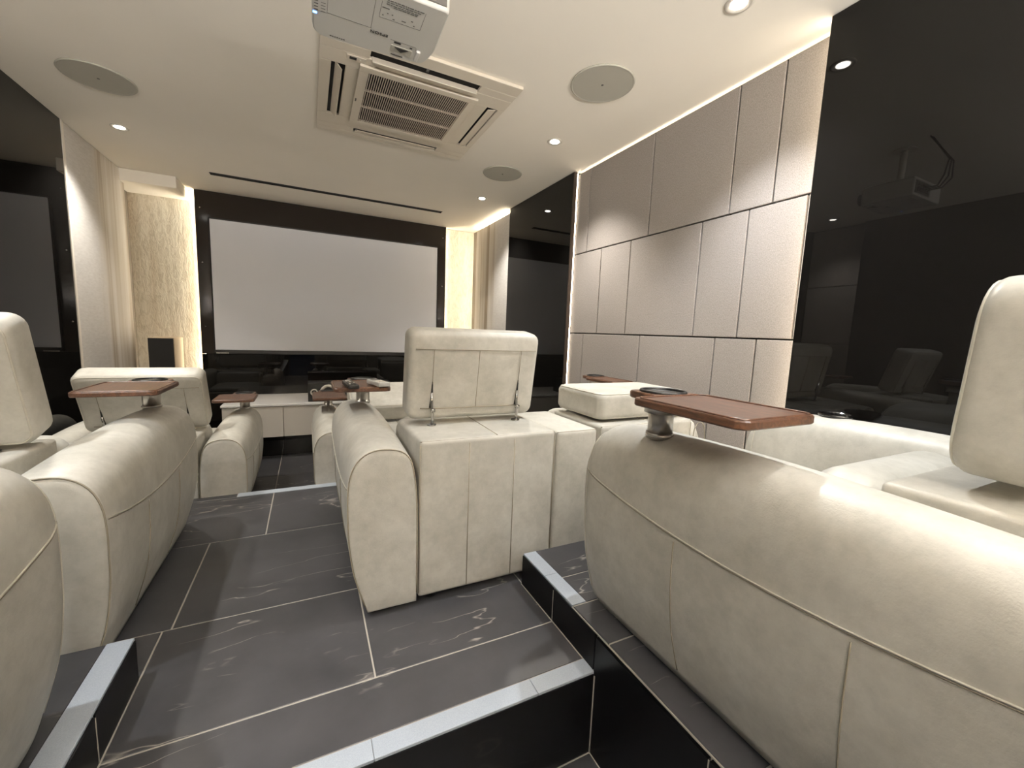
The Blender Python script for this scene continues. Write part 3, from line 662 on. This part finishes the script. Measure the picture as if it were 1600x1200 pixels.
# projector
PB = CAMZ + .90
pj = thing('projector', 'white ceiling mounted projector at the top of the photo, underside showing', 'projector', (.207, 1.41, PB))
c0 = Vector((.207, 1.41, PB))
bm = bmesh.new(); o_ = rcorners([(-.178, .148), (-.182, -.142), (.176, -.145), (.182, .05), (.165, .128)], [.045, .02, .012, .02, .03])
cx_ = 0
rings = [[(x * (1 - d), y * (1 - d), z) for x, y in o_] for d, z in ((.03, 0), (.008, .004), (0, .012), (0, .085), (.01, .098), (.04, .104))]; loft(bm, rings)
pbody = link('projector_body', to_mesh(bm), 'white_plastic', pj)
for p in pbody.data.polygons: p.use_smooth = abs(p.normal.z) < .9 and len(p.vertices) == 4
def on_bottom(name, x0, x1, y0, y1, mat, th=.0012, z=0, **kw): return child_box(name, pj, x0, x1, y0, y1, PB + z - th, PB + z + .0005, mat, **kw)
bm = bmesh.new()
def ln(a, b, r=.0006): bm_tube(bm, [(a[0] - c0.x, a[1] - c0.y, -.0002), (b[0] - c0.x, b[1] - c0.y, -.0002)], r, 4)
ln((.067, 1.30), (.067, 1.438)); ln((.067, 1.438), (.190, 1.438)); ln((.186, 1.30), (.188, 1.438)); ln((.203, 1.312), (.203, 1.378)); ln((.203, 1.378), (.322, 1.376)); ln((.322, 1.376), (.322, 1.30))
ln((.250, 1.460), (.330, 1.460)); ln((.330, 1.460), (.333, 1.476)); ln((.030, 1.440), (.066, 1.440))
link('panel_lines', to_mesh(bm), 'label', pj)
bm = bmesh.new(); rr = random.Random(3)
for y, xa, xb in ((1.300, .215, .312), (1.308, .215, .31), (1.316, .215, .30), (1.322, .235, .30)):
    x = xa
    while x < xb: w = rr.uniform(.004, .012); bm_box(bm, x - c0.x, x + w - c0.x, y - c0.y, y + .0028 - c0.y, -.0008, .0004); x += w + .002
for x, y, w in ((.206, 1.333, .02), (.222, 1.352, .004), (.235, 1.352, .004), (.21, 1.364, .004), (.265, 1.362, .012), (.29, 1.35, .006), (.30, 1.366, .004), (.24, 1.368, .006)): bm_box(bm, x - c0.x, x + w - c0.x, y - c0.y, y + .003 - c0.y, -.0008, .0004)
for k in range(4): bm_box(bm, .033 - c0.x, .043 - c0.x, 1.400 + k * .012 - c0.y, 1.403 + k * .012 - c0.y, -.0008, .0004); bm_box(bm, .050 - c0.x, .062 - c0.x, 1.402 + k * .012 - c0.y, 1.4035 + k * .012 - c0.y, -.0008, .0004)
for k in range(7): bm_box(bm, .078 + k * .0065 - c0.x, .083 + k * .0065 - c0.x, 1.534 - c0.y, 1.538 - c0.y, -.0008, .0004)
o = link('printed_marks', to_mesh(bm), 'label', pj); o['kind'] = 'stuff'
on_bottom('status_lamp', .030, .040, 1.448, 1.455, 'blue', label='glowing blue indicator')
on_bottom('sensor_window', .262, .283, 1.463, 1.470, 'ink'); on_bottom('sensor_window', .312, .320, 1.468, 1.473, 'ink')
# release slider with its triangular mark
sl = on_bottom('release_slider', .256, .322, 1.482, 1.512, 'mesh', .002)
bm = bmesh.new(); v = [bm.verts.new(p) for p in ((-.022, -.008, 0), (.022, -.008, 0), (0, .012, 0), (-.022, -.008, .001), (.022, -.008, .001), (0, .012, .001))]
bm.faces.new(v[:3]); bm.faces.new(v[3:]); bm.faces.new((v[0], v[1], v[4], v[3])); bm.faces.new((v[1], v[2], v[5], v[4])); bm.faces.new((v[2], v[0], v[3], v[5]))
tr = link('arrow_mark', to_mesh(bm), 'ink', pj); tr.location = Vector((.289, 1.493, PB - .0035)) - c0
on_bottom('slider_slot', .262, .300, 1.527, 1.531, 'ink')
child_box('focus_lever', pj, .334, .347, 1.470, 1.522, PB - .007, PB + .001, 'clear', .003, 2)
# rear socket panel
child_box('socket_panel', pj, .190, .372, 1.2615, 1.2665, PB + .012, PB + .082, 'label')
for x, w in ((.205, .022), (.235, .022), (.266, .014), (.284, .012), (.302, .012), (.322, .03)): child_box('socket', pj, x, x + w, 1.258, 1.2612, PB + .022, PB + .045, 'ink')
for x in (.21, .24, .27, .33): child_box('socket', pj, x, x + .016, 1.258, 1.2612, PB + .055, PB + .068, 'ink')
# maker name, letters upside down as seen from behind
cu = bpy.data.curves.new('logo', 'FONT'); cu.body = 'EPSON'; cu.size = .0165; cu.align_x = 'CENTER'; cu.align_y = 'CENTER'; cu.extrude = .0004; cu.space_character = 1.1
to = bpy.data.objects.new('tmp', cu); COL.objects.link(to); bpy.context.view_layer.update()
me = bpy.data.meshes.new_from_object(to); bpy.data.objects.remove(to)
lgo = link('maker_logo', me, 'ink', pj); lgo.matrix_local = Matrix.Translation(Vector((.214, 1.449, PB - .0012)) - c0) @ Matrix(((-1, 0, 0, 0), (0, 1, 0, 0), (0, 0, -1, 0), (0, 0, 0, 1))) @ Matrix.Scale(1.0, 4)
# lens and mount
lens = cyl('lens', (.10, .1, .052), .036, .056, 'black_plastic', pj, 1, 28); cyl('lens_glass', (.10, .1562, .052), .028, .003, 'cup', lens, 1, 28)
cyl('mount_pole', (0, 0, .12), .018, CEIL - PB - .125, 'whitetrim', pj, n=20); cyl('ceiling_plate', (0, 0, CEIL - PB - .006), .06, .005, 'whitetrim', pj, n=24)
box('mount_plate', -.09, .09, -.09, .09, .105, .119, 'whitetrim', pj, .003, 1)
cb_ = thing('projector_cables', 'black cables looping from the projector to the ceiling', 'cables', (.3, 1.2, PB + .1))
for k in range(3):
    x = .245 + .03 * k; pts = [(x - .3, .05, -.06), (x - .3, -.01, -.06), (x - .29 + .02 * k, -.05, -.02), (x - .25, -.06, .06), (x - .25 - .02 * k, 0, .15), (-.02 + .02 * k, .05, .2295)]
    tube('cable', pts, .004, 'black_plastic', cb_, 6)
